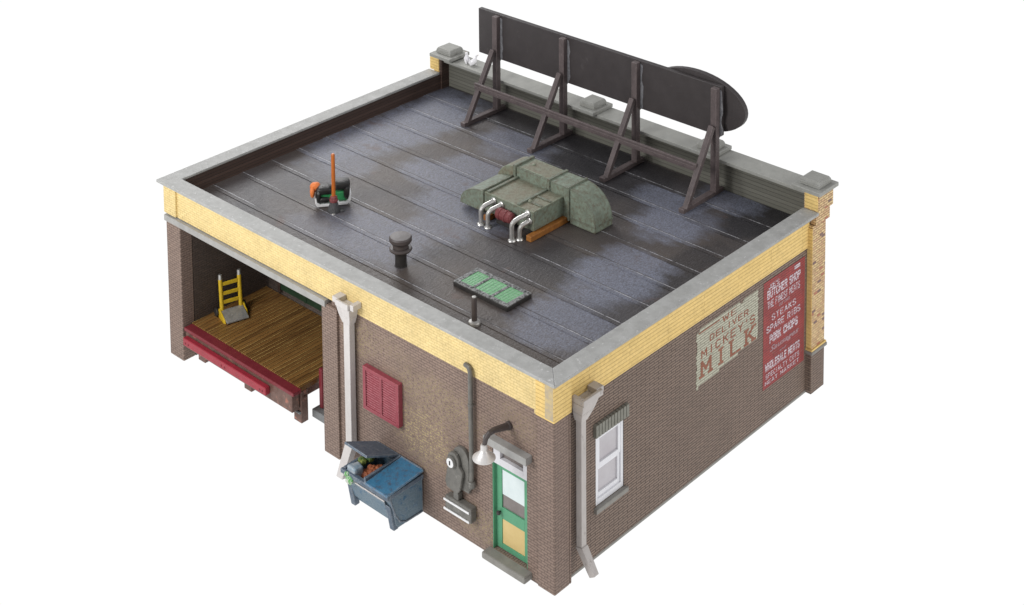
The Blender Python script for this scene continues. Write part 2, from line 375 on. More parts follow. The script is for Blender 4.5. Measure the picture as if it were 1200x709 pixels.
def signmat(name, paintc, paint2, under, wear0, wear1, seed):
    """sign paint laid thinly over the brickwork: joints show through and worn spots show the wall"""
    t = NT(name)
    b = t.n('ShaderNodeTexBrick'); t.l(t.uv,b.inputs['Vector'])
    for k,x in (('Scale',1),('Brick Width',.30),('Row Height',.061),('Mortar Size',.011),('Mortar Smooth',.5)): b.inputs[k].default_value = x
    n = t.noise(t.vec(t.uv,(1,1,1),(seed,seed*.7,0)), 6, 5, .7)
    col = t.mix(t.mask(t.noise(t.vec(t.uv,(1,1,1),(seed,3,0)),2.5,4,.6),.4,.6), paintc, paint2)
    col = t.mix(t.mask(n,wear0,wear1), col, under)
    col = t.mix(t.math('MULTIPLY',b.outputs['Fac'],.55), col, tuple(x*.5 for x in under))
    inv = t.math('SUBTRACT',1.0,b.outputs['Fac'])
    return t.done(col, .62, t.bump(inv,.014), 0, .3)
M_milk  = signmat('cream_sign_paint', (.52,.51,.40), (.46,.45,.35), (.25,.19,.155), .63, .72, 1.3)
M_milkt = signmat('faded_brown_lettering', (.29,.085,.045), (.33,.12,.07), (.46,.43,.33), .62, .74, 4.3)
M_rsign = signmat('red_sign_paint', (.37,.062,.060), (.30,.052,.052), (.235,.13,.11), .58, .74, 2.3)
M_rsigt = signmat('white_lettering', (.68,.58,.62), (.58,.48,.52), (.40,.10,.10), .54, .74, 7.1)

# ------------------------------------------------------------------ the brick building
ZR, H = 4.106, 4.6
L, W = 13.3, 9.475
B = thing('brick_building', (.14,.15,0), 'flat roofed brown brick workshop with yellow brick band, grey coping and an open loading bay', 'building')

# walls
bx('wall', M_front, B, (.21,.5,.5,.95,-.03,3.78),(.21,.5,.95,1.92,-.03,.15),(.21,.5,.95,1.92,2.52,3.78),(.21,.5,1.92,6.9,-.03,3.78), bevel=0)
bx('wall', M_side, B, (.60,1.52,.24,.5,.09,3.78),(1.52,2.44,.24,.5,.09,1.14),(1.52,2.44,.24,.5,2.72,3.78),(2.44,9.6,.24,.5,.09,3.78), bevel=0)
bx('base_course', M_sill, B, (.60,9.6,.232,.5,.03,.0895), bevel=.006)
bx('wall', M_pier, B, (.5,9.7,12.85,13.12,0,3.78), bevel=0)
bx('wall', M_pier, B, (9.72,9.98,.3,13.0,0,4.09), bevel=0)
# loading bay interior
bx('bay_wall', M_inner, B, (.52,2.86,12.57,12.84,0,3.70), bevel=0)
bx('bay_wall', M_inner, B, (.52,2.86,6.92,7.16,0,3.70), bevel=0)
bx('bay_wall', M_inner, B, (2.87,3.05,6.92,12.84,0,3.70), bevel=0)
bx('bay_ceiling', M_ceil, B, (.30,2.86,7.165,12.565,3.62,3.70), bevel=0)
bay_door = bx('bay_door', M_drkgreen, B, (2.80,2.865,8.3,12.0,1.02,3.4), bevel=.008)
mb = MB()
for yy in (9.2,10.1,11.0): mb.box(2.785,2.799,yy-.04,yy+.04,1.02,3.4)
mb.box(2.785,2.799,8.3,12.0,1.25,1.33); mb.box(2.785,2.799,8.3,12.0,2.2,2.28)
mb.build('rail', M_drkgreen, bay_door, bevel=.004)
bx('door_frame', M_inpar, B, (2.78,2.865,12.0,12.1,.93,3.45), bevel=.006)
bx('door_frame', M_inpar, B, (2.78,2.865,8.2,8.3,.93,3.45), bevel=.006)
bx('light_block_slab', M_ceil, B, (3.05,9.7,.5,12.85,.0,.05), bevel=0)  # unseen slab added to stop light entering the building from below
# piers
bx('pier', M_pier, B, (.14,.6,.15,.62,0,3.70),(.6,.66,.15,.5,0,3.70), bevel=.025)
bx('pier', M_pier, B, (.14,.5,6.66,7.18,0,3.60), bevel=.02)
bx('pier', M_pier, B, (.15,.51,12.57,13.14,0,3.60), bevel=.02)
# yellow band
bx('yellow_band', M_yel, B, (.19,.42,.62,12.72,3.72,4.53), bevel=.006)
bx('yellow_band', M_yels, B, (.66,9.40,.215,.42,3.70,4.53), bevel=.006)
bx('yellow_pier_top', M_yel, B, (.125,.43,.62,.66,3.70,4.53), bevel=.004)
bx('yellow_pier_top', M_yels, B, (.125,.66,.135,.42,3.69,4.53),(.125,.42,.42,.62,3.69,4.53), bevel=0)
bx('yellow_pier_top', M_yel, B, (.125,.42,12.70,13.19,3.74,4.53), bevel=.02)
bx('yellow_band', M_yel, B, (.42,9.4,12.88,13.15,3.74,4.53), bevel=.006)
bx('chipped_corner', paint('chipped_grey_render', (.40,.34,.26), (.58,.45,.22), 5, .6, .01, 30, c3=(.50,.42,.28)), B, (.121,.124,.15,.37,3.72,4.50), bevel=0)
bx('lintel', M_lint, B, (.10,.5,7.02,13.16,3.545,3.70), bevel=.012)
# parapet inner boards
bx('parapet_boards', M_inpar, B, (.46,9.72,12.84,12.878,ZR-.02,4.525), bevel=0)
bx('parapet_boards', M_bkpar, B, (9.80,9.98,.42,12.84,ZR-.05,4.87), bevel=0)
# coping with mitred corners
def cop(poly, name='coping', m=M_cop, z0=4.532, z1=H):
    return MB().prism(poly,2,z0,z1).build(name, m, B, bevel=.012)
c = .447
cop([(0,.003),(c,c),(c,L-c),(0,L-.003)])
cop([(.003,0),(W,0),(W,c),(c+.002,c)])
cop([(.003,L),(c+.002,L-c),(W,L-c),(W,L)])
bx('coping', M_copb, B, (9.60,10.25,.5,12.9,4.872,4.96), bevel=.014)
# roof
roof = MB()
xs = [.40]+[1.27+.94*i for i in range(9)]+[9.79]
for i,(a,b2) in enumerate(zip(xs,xs[1:])):
    roof.hexa([(a,.38,ZR-.1),(b2,.38,ZR-.1),(b2,12.84,ZR-.1),(a,12.84,ZR-.1)],
              [(a,.38,ZR+.010),(b2,.38,ZR-.003),(b2,12.84,ZR-.003),(a,12.84,ZR+.010)])
roof.build('roof', M_roof, B)
# end piers, quoins and caps
def cap(yc, ha, z, hb=None):
    mb = MB(); mb.box(9.44,10.28,yc-ha,yc+ha,z,z+.10)
    hb = hb or ha*.70
    mb.box(9.60,10.14,yc-hb,yc+hb,z+.101,z+.20)
    mb.hexa([(9.60,yc-hb,z+.201),(10.14,yc-hb,z+.201),(10.14,yc+hb,z+.201),(9.60,yc+hb,z+.201)],
            [(9.64,yc-hb+.04,z+.262),(10.10,yc-hb+.04,z+.262),(10.10,yc+hb-.04,z+.262),(9.64,yc+hb-.04,z+.262)])
    mb.build('pier_cap', M_cap, B, bevel=.016)
cap(.365,.40,5.0); cap(3.46,.36,4.962); cap(7.37,.36,4.962); cap(12.83,.41,5.0)
stub = bx('pier_top', M_yels, B, (W,9.60,.045,.41,4.605,4.998), bevel=.02)
bx('pier_top', M_multi, B, (W+.02,10.13,.02,.44,4.58,4.997), bevel=.015)
bx('pier_top', M_multi, B, (W-.03,10.06,.065,.43,4.26,4.578), bevel=.012)
bx('pier_top', M_yels, B, (W,9.62,12.90,13.27,4.605,4.998), bevel=.03)
bx('pier_top', M_inpar, B, (9.50,9.81,12.80,12.898,4.09,4.995), bevel=.005)
bx('pier_top', M_yels, B, (9.62,10.05,12.86,13.25,4.2,4.998), bevel=.02)
bx('quoin_pilaster', M_multi, B, (9.372,9.93,.10,.42,1.17,4.258), bevel=0)
bx('quoin_pilaster', M_yels, B, (9.352,9.3715,.102,.42,1.17,4.2), bevel=.004)
bx('pilaster_base', M_side, B, (9.345,9.92,.085,.42,.03,1.03), bevel=.015)
bx('pilaster_ledge', M_sill, B, (9.315,9.99,.045,.42,1.035,1.12), bevel=.02)
bx('pilaster_ledge', M_yels, B, (9.325,9.97,.06,.42,1.122,1.168), bevel=.01)
bx('yellow_corner', M_yels, B, (9.921,9.96,.12,.42,.05,1.03), bevel=.004)

# front door
door = bx('door', M_dgreen, B, (.30,.345,.97,1.11,.17,2.03),(.30,.345,1.74,1.90,.17,2.03),(.30,.345,1.11,1.74,.17,.29),(.30,.345,1.11,1.74,.84,1.09),(.30,.345,1.11,1.74,1.93,2.03), bevel=.006)
bx('panel', M_ypan, door, (.315,.34,1.112,1.738,.292,.838), bevel=.004)
bx('glass', M_glassd, door, (.328,.336,1.112,1.738,1.092,1.928), bevel=0)
bx('blind', M_blind, door, (.318,.326,1.115,1.735,1.38,1.925), bevel=0)
MB().lathe((.30,1.78,.98),[(.02,0),(.02,.03),(.045,.045),(.05,.07),(.035,.095),(.005,.10)],14,(-1,0,0)).build('handle', M_black, door, smooth=True)
bx('door_frame', M_dgreen, B, (.215,.36,1.90,1.919,.15,2.04), bevel=.004)
bx('door_frame', M_dgreen, B, (.215,.36,.951,.97,.15,2.04), bevel=.004)
tr = bx('transom_window', M_white, B, (.235,.34,.951,1.08,2.045,2.53),(.235,.34,1.72,1.919,2.045,2.53),(.235,.34,1.08,1.72,2.045,2.20),(.235,.34,1.08,1.72,2.45,2.53), bevel=.006)
bx('pane', M_glassd, tr, (.315,.325,1.082,1.718,2.202,2.448), bevel=0)
bx('lintel', M_lint, B, (.02,.21,.80,2.00,2.54,2.70), bevel=.012)
bx('door_step', M_sill, B, (-.03,.30,.82,2.03,.0,.145), bevel=.03)

# side window
wf = bx('window', M_whitew, B, (1.521,1.60,.262,.36,1.15,2.715),(2.36,2.439,.262,.36,1.15,2.715),(1.60,2.36,.262,.36,1.15,1.27),(1.60,2.36,.262,.36,2.63,2.715), bevel=.006)
bx('upper_sash', M_whitew, wf, (1.60,1.68,.272,.33,1.95,2.63),(2.28,2.36,.272,.33,1.95,2.63),(1.68,2.28,.272,.33,1.95,2.04),(1.68,2.28,.272,.33,2.57,2.63), bevel=.005)
bx('lower_sash', M_whitew, wf, (1.60,1.67,.30,.35,1.27,1.95),(2.29,2.36,.30,.35,1.27,1.95),(1.67,2.29,.30,.35,1.27,1.37),(1.67,2.29,.30,.35,1.88,1.949), bevel=.005)
bx('pane', M_glassg, wf, (1.66,2.30,.335,.345,1.36,1.89), bevel=0)
bx('pane', M_glassg, wf, (1.67,2.29,.31,.318,2.03,2.58), bevel=0)
bx('sill', M_sill, B, (1.46,2.50,.16,.26,1.04,1.145), bevel=.012)
mb = MB()
for i in range(11):
    a = 1.45+i*.0985; mb.box(a,a+.082,.16,.26,2.715,2.985)
mb.build('window_lintel', paint('grey_green_soldier_bricks', (.185,.18,.15), (.24,.235,.20), 7, .6, .004, 40), B, bevel=.006)

# red louvred shutter
lv = bx('louvre_shutter', M_louv, B, (.08,.21,4.60,4.69,1.68,2.68),(.08,.21,5.66,5.75,1.68,2.68),(.08,.21,4.69,5.66,1.68,1.76),(.08,.21,4.69,5.66,2.60,2.68),(.085,.21,5.14,5.21,1.76,2.60), bevel=.008)
for a,b2 in ((4.69,5.14),(5.21,5.66)):
    mb = MB(); n = 15
    for i in range(n):
        z = 1.765+i*.0555
        mb.hexa([(.105,a,z),(.15,a,z+.03),(.15,b2,z+.03),(.105,b2,z)],[(.105,a,z+.018),(.15,a,z+.048),(.15,b2,z+.048),(.105,b2,z+.018)])
    mb.box(.16,.20,a,b2,1.76,2.60)
    mb.build('slats', M_louv, lv)

# downspouts
def hopper_front():
    d = MB()
    pipe = MB().box(.0,.16,6.07,6.27,.62,3.56).build('downspout', M_dspout, B, bevel=.012)
    h = MB()
    z0,z1 = 3.93,4.06
    h.box(-.12,-.06,5.98,6.40,z0,z1); h.box(-.06,.185,5.86,5.98,z0,z1); h.box(-.06,.185,6.36,6.56,z0,z1); h.box(-.06,.185,5.98,6.36,z0,z0+.02)
    h.hexa([(-.05,6.0,3.70),(.18,6.0,3.70),(.18,6.36,3.70),(-.05,6.36,3.70)],[(-.10,5.96,3.929),(.18,5.96,3.929),(.18,6.40,3.929),(-.10,6.40,3.929)])
    h.hexa([(-.01,6.05,3.52),(.17,6.05,3.52),(.17,6.29,3.52),(-.01,6.29,3.52)],[(-.05,6.0,3.699),(.18,6.0,3.699),(.18,6.36,3.699),(-.05,6.36,3.699)])
    h.build('hopper', M_dspout, pipe, bevel=.014)
    MB().hexa([(-.30,6.07,.02),(-.14,6.07,-.02),(-.14,6.27,-.02),(-.30,6.27,.02)],[(-.015,6.05,.64),(.175,6.05,.60),(.175,6.29,.60),(-.015,6.29,.64)]).build('shoe', M_dspout, pipe, bevel=.012)
    pipe['label'] = 'whitewashed square downspout on the pier beside the loading bay'
hopper_front()
def hopper_side():
    pipe = MB().box(.82,.97,.02,.17,.70,3.50).build('downspout', M_dspo2, B, bevel=.012)
    h = MB(); z0,z1 = 3.85,3.97
    h.box(.74,1.34,-.12,-.05,z0,z1); h.box(.74,.83,-.05,.205,z0,z1); h.box(1.22,1.44,-.05,.205,z0+.01,z1+.01); h.box(.83,1.22,-.05,.205,z0,z0+.02)
    h.hexa([(.75,-.06,3.64),(1.13,-.06,3.64),(1.13,.20,3.64),(.75,.20,3.64)],[(.735,-.11,3.849),(1.22,-.11,3.849),(1.22,.20,3.849),(.735,.20,3.849)])
    h.hexa([(.80,0,3.44),(.99,0,3.44),(.99,.19,3.44),(.80,.19,3.44)],[(.75,-.06,3.639),(1.13,-.06,3.639),(1.13,.20,3.639),(.75,.20,3.639)])
    h.build('hopper', M_dspo2, pipe, bevel=.014)
    MB().hexa([(.83,-.30,.25),(.98,-.30,.25),(.98,-.17,.17),(.83,-.17,.17)],[(.805,.0,.74),(.985,.0,.74),(.985,.185,.70),(.805,.185,.70)]).build('shoe', M_dspo2, pipe, bevel=.012)
    pipe['label'] = 'grey square downspout beside the white side window'
hopper_side()

# skylight
sk = bx('skylight', M_black, B, (1.97,2.76,3.12,4.79,ZR-.01,ZR+.10), bevel=.015)
fr = MB(); za,zb = ZR+.101,ZR+.125
for q in ((1.98,2.75,3.13,3.24),(1.98,2.75,4.67,4.78),(1.98,2.08,3.24,4.67),(2.65,2.75,3.24,4.67),(2.08,2.65,3.66,3.73),(2.08,2.65,4.22,4.29)):
    fr.box(*q,za,zb)
rv = fr
for i in range(18):
    y = 3.18+i*1.55/17
    for x in (2.03,2.70): rv.box(x-.016,x+.016,y-.016,y+.016,zb-.004,zb+.012)
for i in range(8):
    x = 2.05+i*.09
    for y in (3.185,3.695,4.255,4.725): rv.box(x-.016,x+.016,y-.016,y+.016,zb-.004,zb+.012)
fr.build('frame', M_rivet, sk)
for a,b2 in ((3.24,3.66),(3.73,4.22),(4.29,4.67)):
    pn = bx('pane', M_green_glass, sk, (2.08,2.65,a,b2,za,za+.008), bevel=0)
    p = MB()
    for i in range(1,6):
        x = 2.08+.57*i/6; p.box(x-.007,x+.007,a,b2,za+.009,za+.014)
    for i in range(1,5):
        y = a+(b2-a)*i/5; p.box(2.08,2.65,y-.006,y+.006,za+.010,za+.0155)
    p.build('wire_mesh', M_wire, pn)

# ------------------------------------------------------------------ painted wall signs
def text_mesh(txt, cx, z0, h, wid, parent, m, y, shear=0.0, bold=.012, rise=0.0):
    cu = bpy.data.curves.new('t','FONT'); cu.body = txt; cu.size = 1; cu.align_x = 'LEFT'; cu.extrude = .004; cu.offset = bold; cu.shear = shear
    cu.resolution_u = 2
    o = bpy.data.objects.new('t',cu); COL.objects.link(o)
    dg = bpy.context.evaluated_depsgraph_get(); dg.update()
    me = bpy.data.meshes.new_from_object(o.evaluated_get(dg))
    bpy.data.objects.remove(o); bpy.data.curves.remove(cu)
    bm = bmesh.new(); bm.from_mesh(me); bpy.data.meshes.remove(me)
    xs = [v.co.x for v in bm.verts]; ys = [v.co.y for v in bm.verts]
    x0,x1,y0,y1 = min(xs),max(xs),min(ys),max(ys)
    for v in bm.verts:
        u = (v.co.x-x0)/(x1-x0); w = (v.co.y-y0)/(y1-y0)
        X = cx-wid/2+u*wid
        v.co = Vector((X, y-v.co.z*.5-.002, z0+w*h+(u-.5)*rise))
    mb = MB(); mb.bm.free(); mb.bm = bm
    return mb.build('lettering', m, parent)

# sign painter's block letters: strokes on a 4 x 6 grid
STROKES = {
 'A':[[(0,0),(2,6),(4,0)],[(.8,2.2),(3.2,2.2)]], 'B':[[(0,0),(0,6),(3,6),(4,5.2),(4,3.9),(3,3.1),(0,3.1)],[(3,3.1),(4,2.3),(4,.8),(3,0),(0,0)]],
 'C':[[(4,4.8),(3,6),(1,6),(0,5),(0,1),(1,0),(3,0),(4,1.2)]], 'D':[[(0,0),(0,6),(2.6,6),(4,4.6),(4,1.4),(2.6,0),(0,0)]],
 'E':[[(4,6),(0,6),(0,0),(4,0)],[(0,3.1),(3.2,3.1)]], 'F':[[(4,6),(0,6),(0,0)],[(0,3.1),(3.2,3.1)]],
 'H':[[(0,0),(0,6)],[(4,0),(4,6)],[(0,3.1),(4,3.1)]], 'I':[[(1.2,0),(1.2,6)]], 'J':[[(3.4,6),(3.4,1.2),(2.4,0),(1,0),(0,1.2)]],
 'K':[[(0,0),(0,6)],[(4,6),(0,2.4)],[(1.3,3.6),(4,0)]], 'L':[[(0,6),(0,0),(3.8,0)]], 'M':[[(0,0),(0,6),(2.2,2.2),(4.4,6),(4.4,0)]],
 'N':[[(0,0),(0,6),(4,0),(4,6)]], 'O':[[(1.2,0),(0,1.2),(0,4.8),(1.2,6),(2.8,6),(4,4.8),(4,1.2),(2.8,0),(1.2,0)]],
 'P':[[(0,0),(0,6),(3,6),(4,5),(4,3.7),(3,2.8),(0,2.8)]], 'R':[[(0,0),(0,6),(3,6),(4,5),(4,3.8),(3,2.9),(0,2.9)],[(2,2.9),(4,0)]],
 'S':[[(4,5),(3,6),(1,6),(0,5),(0,4),(1,3.2),(3,2.8),(4,2),(4,1),(3,0),(1,0),(0,1)]], 'T':[[(0,6),(4,6)],[(2,6),(2,0)]],
 'U':[[(0,6),(0,1.2),(1.2,0),(2.8,0),(4,1.2),(4,6)]], 'V':[[(0,6),(2,0),(4,6)]], 'W':[[(0,6),(1.2,0),(2.6,4.4),(4,0),(5.2,6)]],
 'Y':[[(0,6),(2,3),(4,6)],[(2,3),(2,0)]], "'":[[(.8,6),(.5,4.6)]],
}
ADV = {'I':2.4,'M':4.4,'W':5.2,"'":1.3,' ':2.0,'J':3.4,'L':3.8}
def block_text(txt, x0, x1, z0, h, parent, m, y, sw=1.0, gap=1.5, rise=0.0, serif=0.0):
    wtot = sum(ADV.get(ch,4)+gap for ch in txt)-gap
    kx, kz = (x1-x0)/wtot, h/6
    for ci,ch in enumerate(txt):
        cx = sum(ADV.get(q,4)+gap for q in txt[:ci])
        if ch == ' ': continue
        mb = MB(); lay = 0
        st = [list(q) for q in STROKES[ch]]
        if serif:
            ends = [q for pl in st for q in (pl[0],pl[-1]) if q[1] in (0,6)]
            st += [[(q[0]-serif,q[1]),(q[0]+serif,q[1])] for q in set(ends)]
        for pl in st:
            for a,b in zip(pl,pl[1:]):
                A = Vector(((cx+a[0])*kx,a[1]*kz)); B_ = Vector(((cx+b[0])*kx,b[1]*kz))
                d = (B_-A).normalized(); wx, wz = sw*kx*.5*1.1, sw*kz*.5
                nn = Vector((-d.y,d.x)); off = Vector((nn.x*wx,nn.y*wz)); ext = Vector((d.x*wx,d.y*wz))*.75
                P = [A-ext-off, B_+ext-off, B_+ext+off, A-ext+off]
                yy = y-.0012-.0003*lay; lay += 1
                mb.prism([(x0+p.x, z0+p.y+rise*(x0+p.x-(x0+x1)/2)) for p in P],1,yy-.0012,y-.0002)
        mb.build('letter', m, parent)

YS = .240
rnd = random.Random(3)
ms = thing('painted_sign', (6.13,YS,2.7), 'faded cream painted wall sign with brown lettering advertising milk', 'painted sign')
rows = [2.112+.066*i for i in range(22)]
left = []; right = []
for i,z in enumerate(rows[:-1]):
    xl = 4.93+rnd.uniform(0,.05)+(.0 if i>1 else 0); xr = 7.33-rnd.uniform(0,.05)
    if i < 3: xr -= (3-i)*.75+rnd.uniform(0,.1)
    if i > 19: xl += .12
    left += [(xl,z),(xl,z+.066)]; right += [(xr,z),(xr,z+.066)]
top = [(6.75,3.498),(6.70,3.43),(6.62,3.43),(6.55,3.498)]
MB().prism([(x,z) for x,z in right]+top+[(x,z) for x,z in left[::-1]],1,YS-.006,YS+.02).build('background', M_milk, ms)
YT = YS-.006
block_text('WE',5.93,6.42,3.29,.13,ms,M_milkt,YT,sw=1.0,gap=3)
block_text('DELIVER',5.45,6.90,3.06,.13,ms,M_milkt,YT,sw=1.0,gap=2.6)
block_text("MICKEY'S",5.14,7.16,2.78,.17,ms,M_milkt,YT,sw=1.0,gap=3.2)
block_text('MILK',5.14,7.13,2.36,.33,ms,M_milkt,YT,sw=1.05,gap=4.2,serif=.9)
bx('border', M_milkt, ms, (5.02,5.80,YS-.009,YS-.0065,3.385,3.412), bevel=0)

rs = thing('painted_sign', (8.4,YS,2.2), 'tall red painted wall sign listing butcher shop meats in white letters', 'painted sign')
bx('background', M_rsign, rs, (7.53,9.245,YS-.006,YS+.02,.90,3.53), bevel=0)
Q = lambda s_,z,h,a,b2,**k: block_text(s_,a,b2,z,h,rs,M_rsigt,YT,**k)
T = lambda s,z,h,a,b2,**k: text_mesh(s,(a+b2)/2,z,h,b2-a,rs,M_rsigt,YT,**k)
Q("JOE'S",3.315,.10,7.74,8.15,sw=1.2)
Q('BUTCHER SHOP',3.10,.17,7.69,9.04,sw=1.7,gap=2.2)
Q('THE FINEST MEATS',2.85,.15,7.69,9.03,sw=1.3,gap=2.0)
T('our own',2.72,.08,8.16,8.60,shear=.3,bold=.0)
Q('STEAKS',2.50,.13,7.88,8.86,sw=1.2,gap=2.6)
Q('SPARE RIBS',2.26,.14,7.67,9.05,sw=1.2,gap=2.4)
Q('PORK CHOPS',1.97,.17,7.80,8.94,sw=1.8,gap=2.3)
T('Sausages',1.70,.17,7.80,9.0,shear=.35,bold=.012)
T('and',1.585,.06,8.20,8.48,shear=.2,bold=.0)
Q('WHOLESALE MEATS',1.34,.16,7.62,9.04,sw=1.7,gap=2.2)
Q('SPECIALTY CUTS',1.14,.10,7.64,9.03,sw=1.1,gap=2.4)
Q('MEAT MARKET',.985,.085,7.62,9.02,sw=1.1,gap=2.6)
bx('corner_mark', M_rsigt, rs, (8.80,9.04,YS-.009,YS-.0065,3.37,3.46), bevel=0)

# ------------------------------------------------------------------ electric meter, lamp
mt = thing('electric_meter', (.21,2.85,1.05), 'dark iron electric meter box with white dial and tall conduit on the brick wall', 'electric meter')
prof = [(2.52,1.10)]+[(2.52,1.40)]+arc(2.76,1.76,.24,.28,180,0,14)+[(3.0,1.30),(2.9,1.10)]
MB().prism(prof,0,.12,.212).build('back_plate', M_metr, mt, bevel=.02)
MB().prism([(2.70,1.14),(2.62,1.55)]+arc(2.90,1.72,.17,.19,200,-20,12)+[(3.06,1.56),(3.14,1.20),(3.10,1.06),(2.78,1.02)],0,.03,.118).build('casing', M_metr, mt, bevel=.025)
MB().lathe((.03,2.92,1.70),[(.13,0),(.135,.02),(.12,.05),(.10,.055)],20,(-1,0,0)).build('dial_rim', M_metr, mt, smooth=True)
MB().lathe((-.026,2.92,1.70),[(.098,0),(.10,.008),(.09,.014)],20,(-1,0,0)).build('dial', M_dial, mt, smooth=True)
bx('pointer', M_black, mt, (-.046,-.0415,2.90,2.935,1.66,1.75), bevel=0)
bx('neck', M_metr, mt, (.06,.20,2.78,2.93,.86,1.02), bevel=.02)
bb = bx('lower_box', M_metr, mt, (.03,.212,2.38,3.15,.53,.86), bevel=.03)
for z in (.77,.565): bx('white_bar', M_dial, bb, (.005,.029,2.42,3.17,z-.022,z+.022), bevel=.006)
cp = [(.20,2.56,1.36),(.13,2.52,1.36)]+[(.12,2.46-.02*math.sin(a),1.36+.08*(1-math.cos(a))) for a in (.4,.9,1.57)]+[(.12,2.43,1.7),(.115,2.435,3.80)]+[(.115+.02*(1-math.cos(a)),2.435+.10*(1-math.cos(a)),3.84+.10*math.sin(a)) for a in (.3,.8,1.2,1.57)]+[(.15,2.60,3.93),(.20,2.63,3.90)]
MB().tube(cp,.052,12).build('conduit', M_metr, mt, smooth=True)
MB().lathe((.12,2.43,1.30),[(.07,0),(.085,.02),(.085,.12),(.07,.14)],14).build('coupling', M_metr, mt, smooth=True)
MB().lathe((.118,2.434,3.10),[(.06,0),(.066,.01),(.066,.05),(.06,.06)],14).build('coupling', M_metr, mt, smooth=True)
MB().tube([(.10,2.50,1.30),(.05,2.46,1.33)],.08,14).build('elbow_cap', M_metr, mt, smooth=True)

lp = thing('wall_lamp', (.21,1.42,3.06), 'silver cone shade lamp on a curved brown arm above the green door', 'wall lamp')
MB().lathe((.215,1.42,3.08),[(.085,0),(.09,.05),(.075,.09),(.03,.11)],18,(-1,0,0)).build('wall_plate', M_vent, lp, smooth=True)
MB().tube([(.16,1.42,3.08),(-.05,1.43,3.13),(-.22,1.44,3.17),(-.36,1.45,3.16),(-.45,1.455,3.09),(-.49,1.46,2.96)],[.075,.068,.06,.055,.052,.05],14).build('arm', M_vent, lp, smooth=True)
sh = MB().lathe((-.5,1.46,2.70),[(.235,0),(.235,.014),(.165,.06),(.11,.115),(.075,.16),(.066,.175),(.070,.18),(.070,.255),(.06,.285),(.01,.295)],28).build('shade', M_lampsh, lp, smooth=True)

# ------------------------------------------------------------------ loading dock
dk = thing('loading_dock', (.5,10.4,0), 'timber loading dock with oiled board deck and red bumper planks inside the bay', 'loading dock')
bx('deck', M_deck, dk, (.42,2.78,8.36,12.56,.80,.92), bevel=.008)
bx('front_board', M_dred, dk, (.17,.418,8.30,12.555,.815,.905), bevel=.015)
bx('bumper_plank', M_red, dk, (.06,.20,9.20,12.46,.52,.72), bevel=.02)
for y in (12.36,12.24,10.9,10.78,9.42,9.32): MB().lathe((.062,y,.60),[(.026,0),(.026,.008),(.018,.012)],10,(-1,0,0)).build('bolt', M_dred, dk)
bx('fascia_beam', M_rust, dk, (.21,.42,8.40,12.55,.36,.81), bevel=.012)
MB().tube([(.425,8.37,.27),(.425,12.50,.27)],.03,10).build('steel_rod', M_conc, dk, smooth=True)
for y in (8.36,10.25,12.1):
    bx('leg', M_rust, dk, (.45,.66,y,y+.28,.0,.795), bevel=.015)
bx('side_beam', M_rust, dk, (.67,2.7,8.40,8.55,.60,.80), bevel=.01)
MB().lathe((.56,8.36,.62),[(.04,0),(.04,.03),(.02,.04)],12,(0,-1,0)).build('bolt', M_rust, dk)

st = thing('concrete_step', (.9,7.8,0), 'grey concrete block on the ground beside the dock pier', 'step')
bx('block', M_conc, st, (.80,1.30,7.19,8.40,.0,.20), bevel=.015)
rp = MB().box(.93,1.05,8.17,8.30,.203,1.2).build('guard_post', M_dred, None, bevel=.04)
rp['label'] = 'thin dark red post standing on the grey concrete block'; rp['category'] = 'post'

# hand truck
hx, hy, hz = 1.33, 12.12, .92
ht = thing('hand_truck', (hx,hy,hz), 'yellow hand truck with steel toe plate leaning in the loading bay', 'hand truck')
u = Vector((.56,-.17,0)).normalized(); n = Vector((-u.y*-1,0,0)); n = Vector((-.30,-.955,0)).normalized()
def HT(a,b2,c2):   # a along width, b2 towards the front, c2 up
    p = Vector((hx,hy,hz))+u*a+n*b2; return (p.x,p.y,p.z+c2)
lean = -.10
def frame_pt(a,c2): return HT(a,lean*c2-.02,c2)
for s in (-.25,.25):
    r = MB().tube([frame_pt(s,.10),frame_pt(s,.95)],.052,12).build('rail', M_yframe, ht, smooth=True)
    MB().tube([frame_pt(s,.951),frame_pt(s,1.07)],[.053,.045],12).build('grip', M_steel, r, smooth=True)
for z in (.36,.58,.82):
    MB().hexa([HT(-.21,lean*z+.01,z-.045),HT(.21,lean*z+.01,z-.045),HT(.21,lean*z-.03,z-.045),HT(-.21,lean*z-.03,z-.045)],
              [HT(-.21,lean*z+.01,z+.045),HT(.21,lean*z+.01,z+.045),HT(.21,lean*z-.03,z+.045),HT(-.21,lean*z-.03,z+.045)]).build('rung', M_yframe, ht, bevel=.008)
MB().hexa([HT(-.29,.44,.03),HT(.29,.44,.03),HT(.29,-.02,.14),HT(-.29,-.02,.14)],[HT(-.29,.44,.07),HT(.29,.44,.07),HT(.29,-.02,.18),HT(-.29,-.02,.18)]).build('toe_plate', M_plate, ht, bevel=.01)
MB().hexa([HT(-.34,.30,.0),HT(-.30,.38,.0),HT(-.30,-.06,.0),HT(-.34,-.06,.0)],[HT(-.34,.26,.10),HT(-.30,.34,.10),HT(-.30,-.06,.22),HT(-.34,-.06,.22)]).build('side_bracket', M_yframe, ht, bevel=.008)
MB().hexa([HT(.30,.30,.0),HT(.34,.30,.0),HT(.34,-.06,.0),HT(.30,-.06,.0)],[HT(.30,.2,.10),HT(.34,.2,.10),HT(.34,-.06,.24),HT(.30,-.06,.24)]).build('side_bracket', M_yframe, ht, bevel=.008)
for s in (-.37,.37):
    p = Vector(HT(s,-.12,.11))
    MB().lathe(p-u*.03,[(.05,0),(.10,.0),(.115,.015),(.115,.045),(.10,.06),(.05,.06)],20,u).build('wheel', M_black, ht, smooth=True)

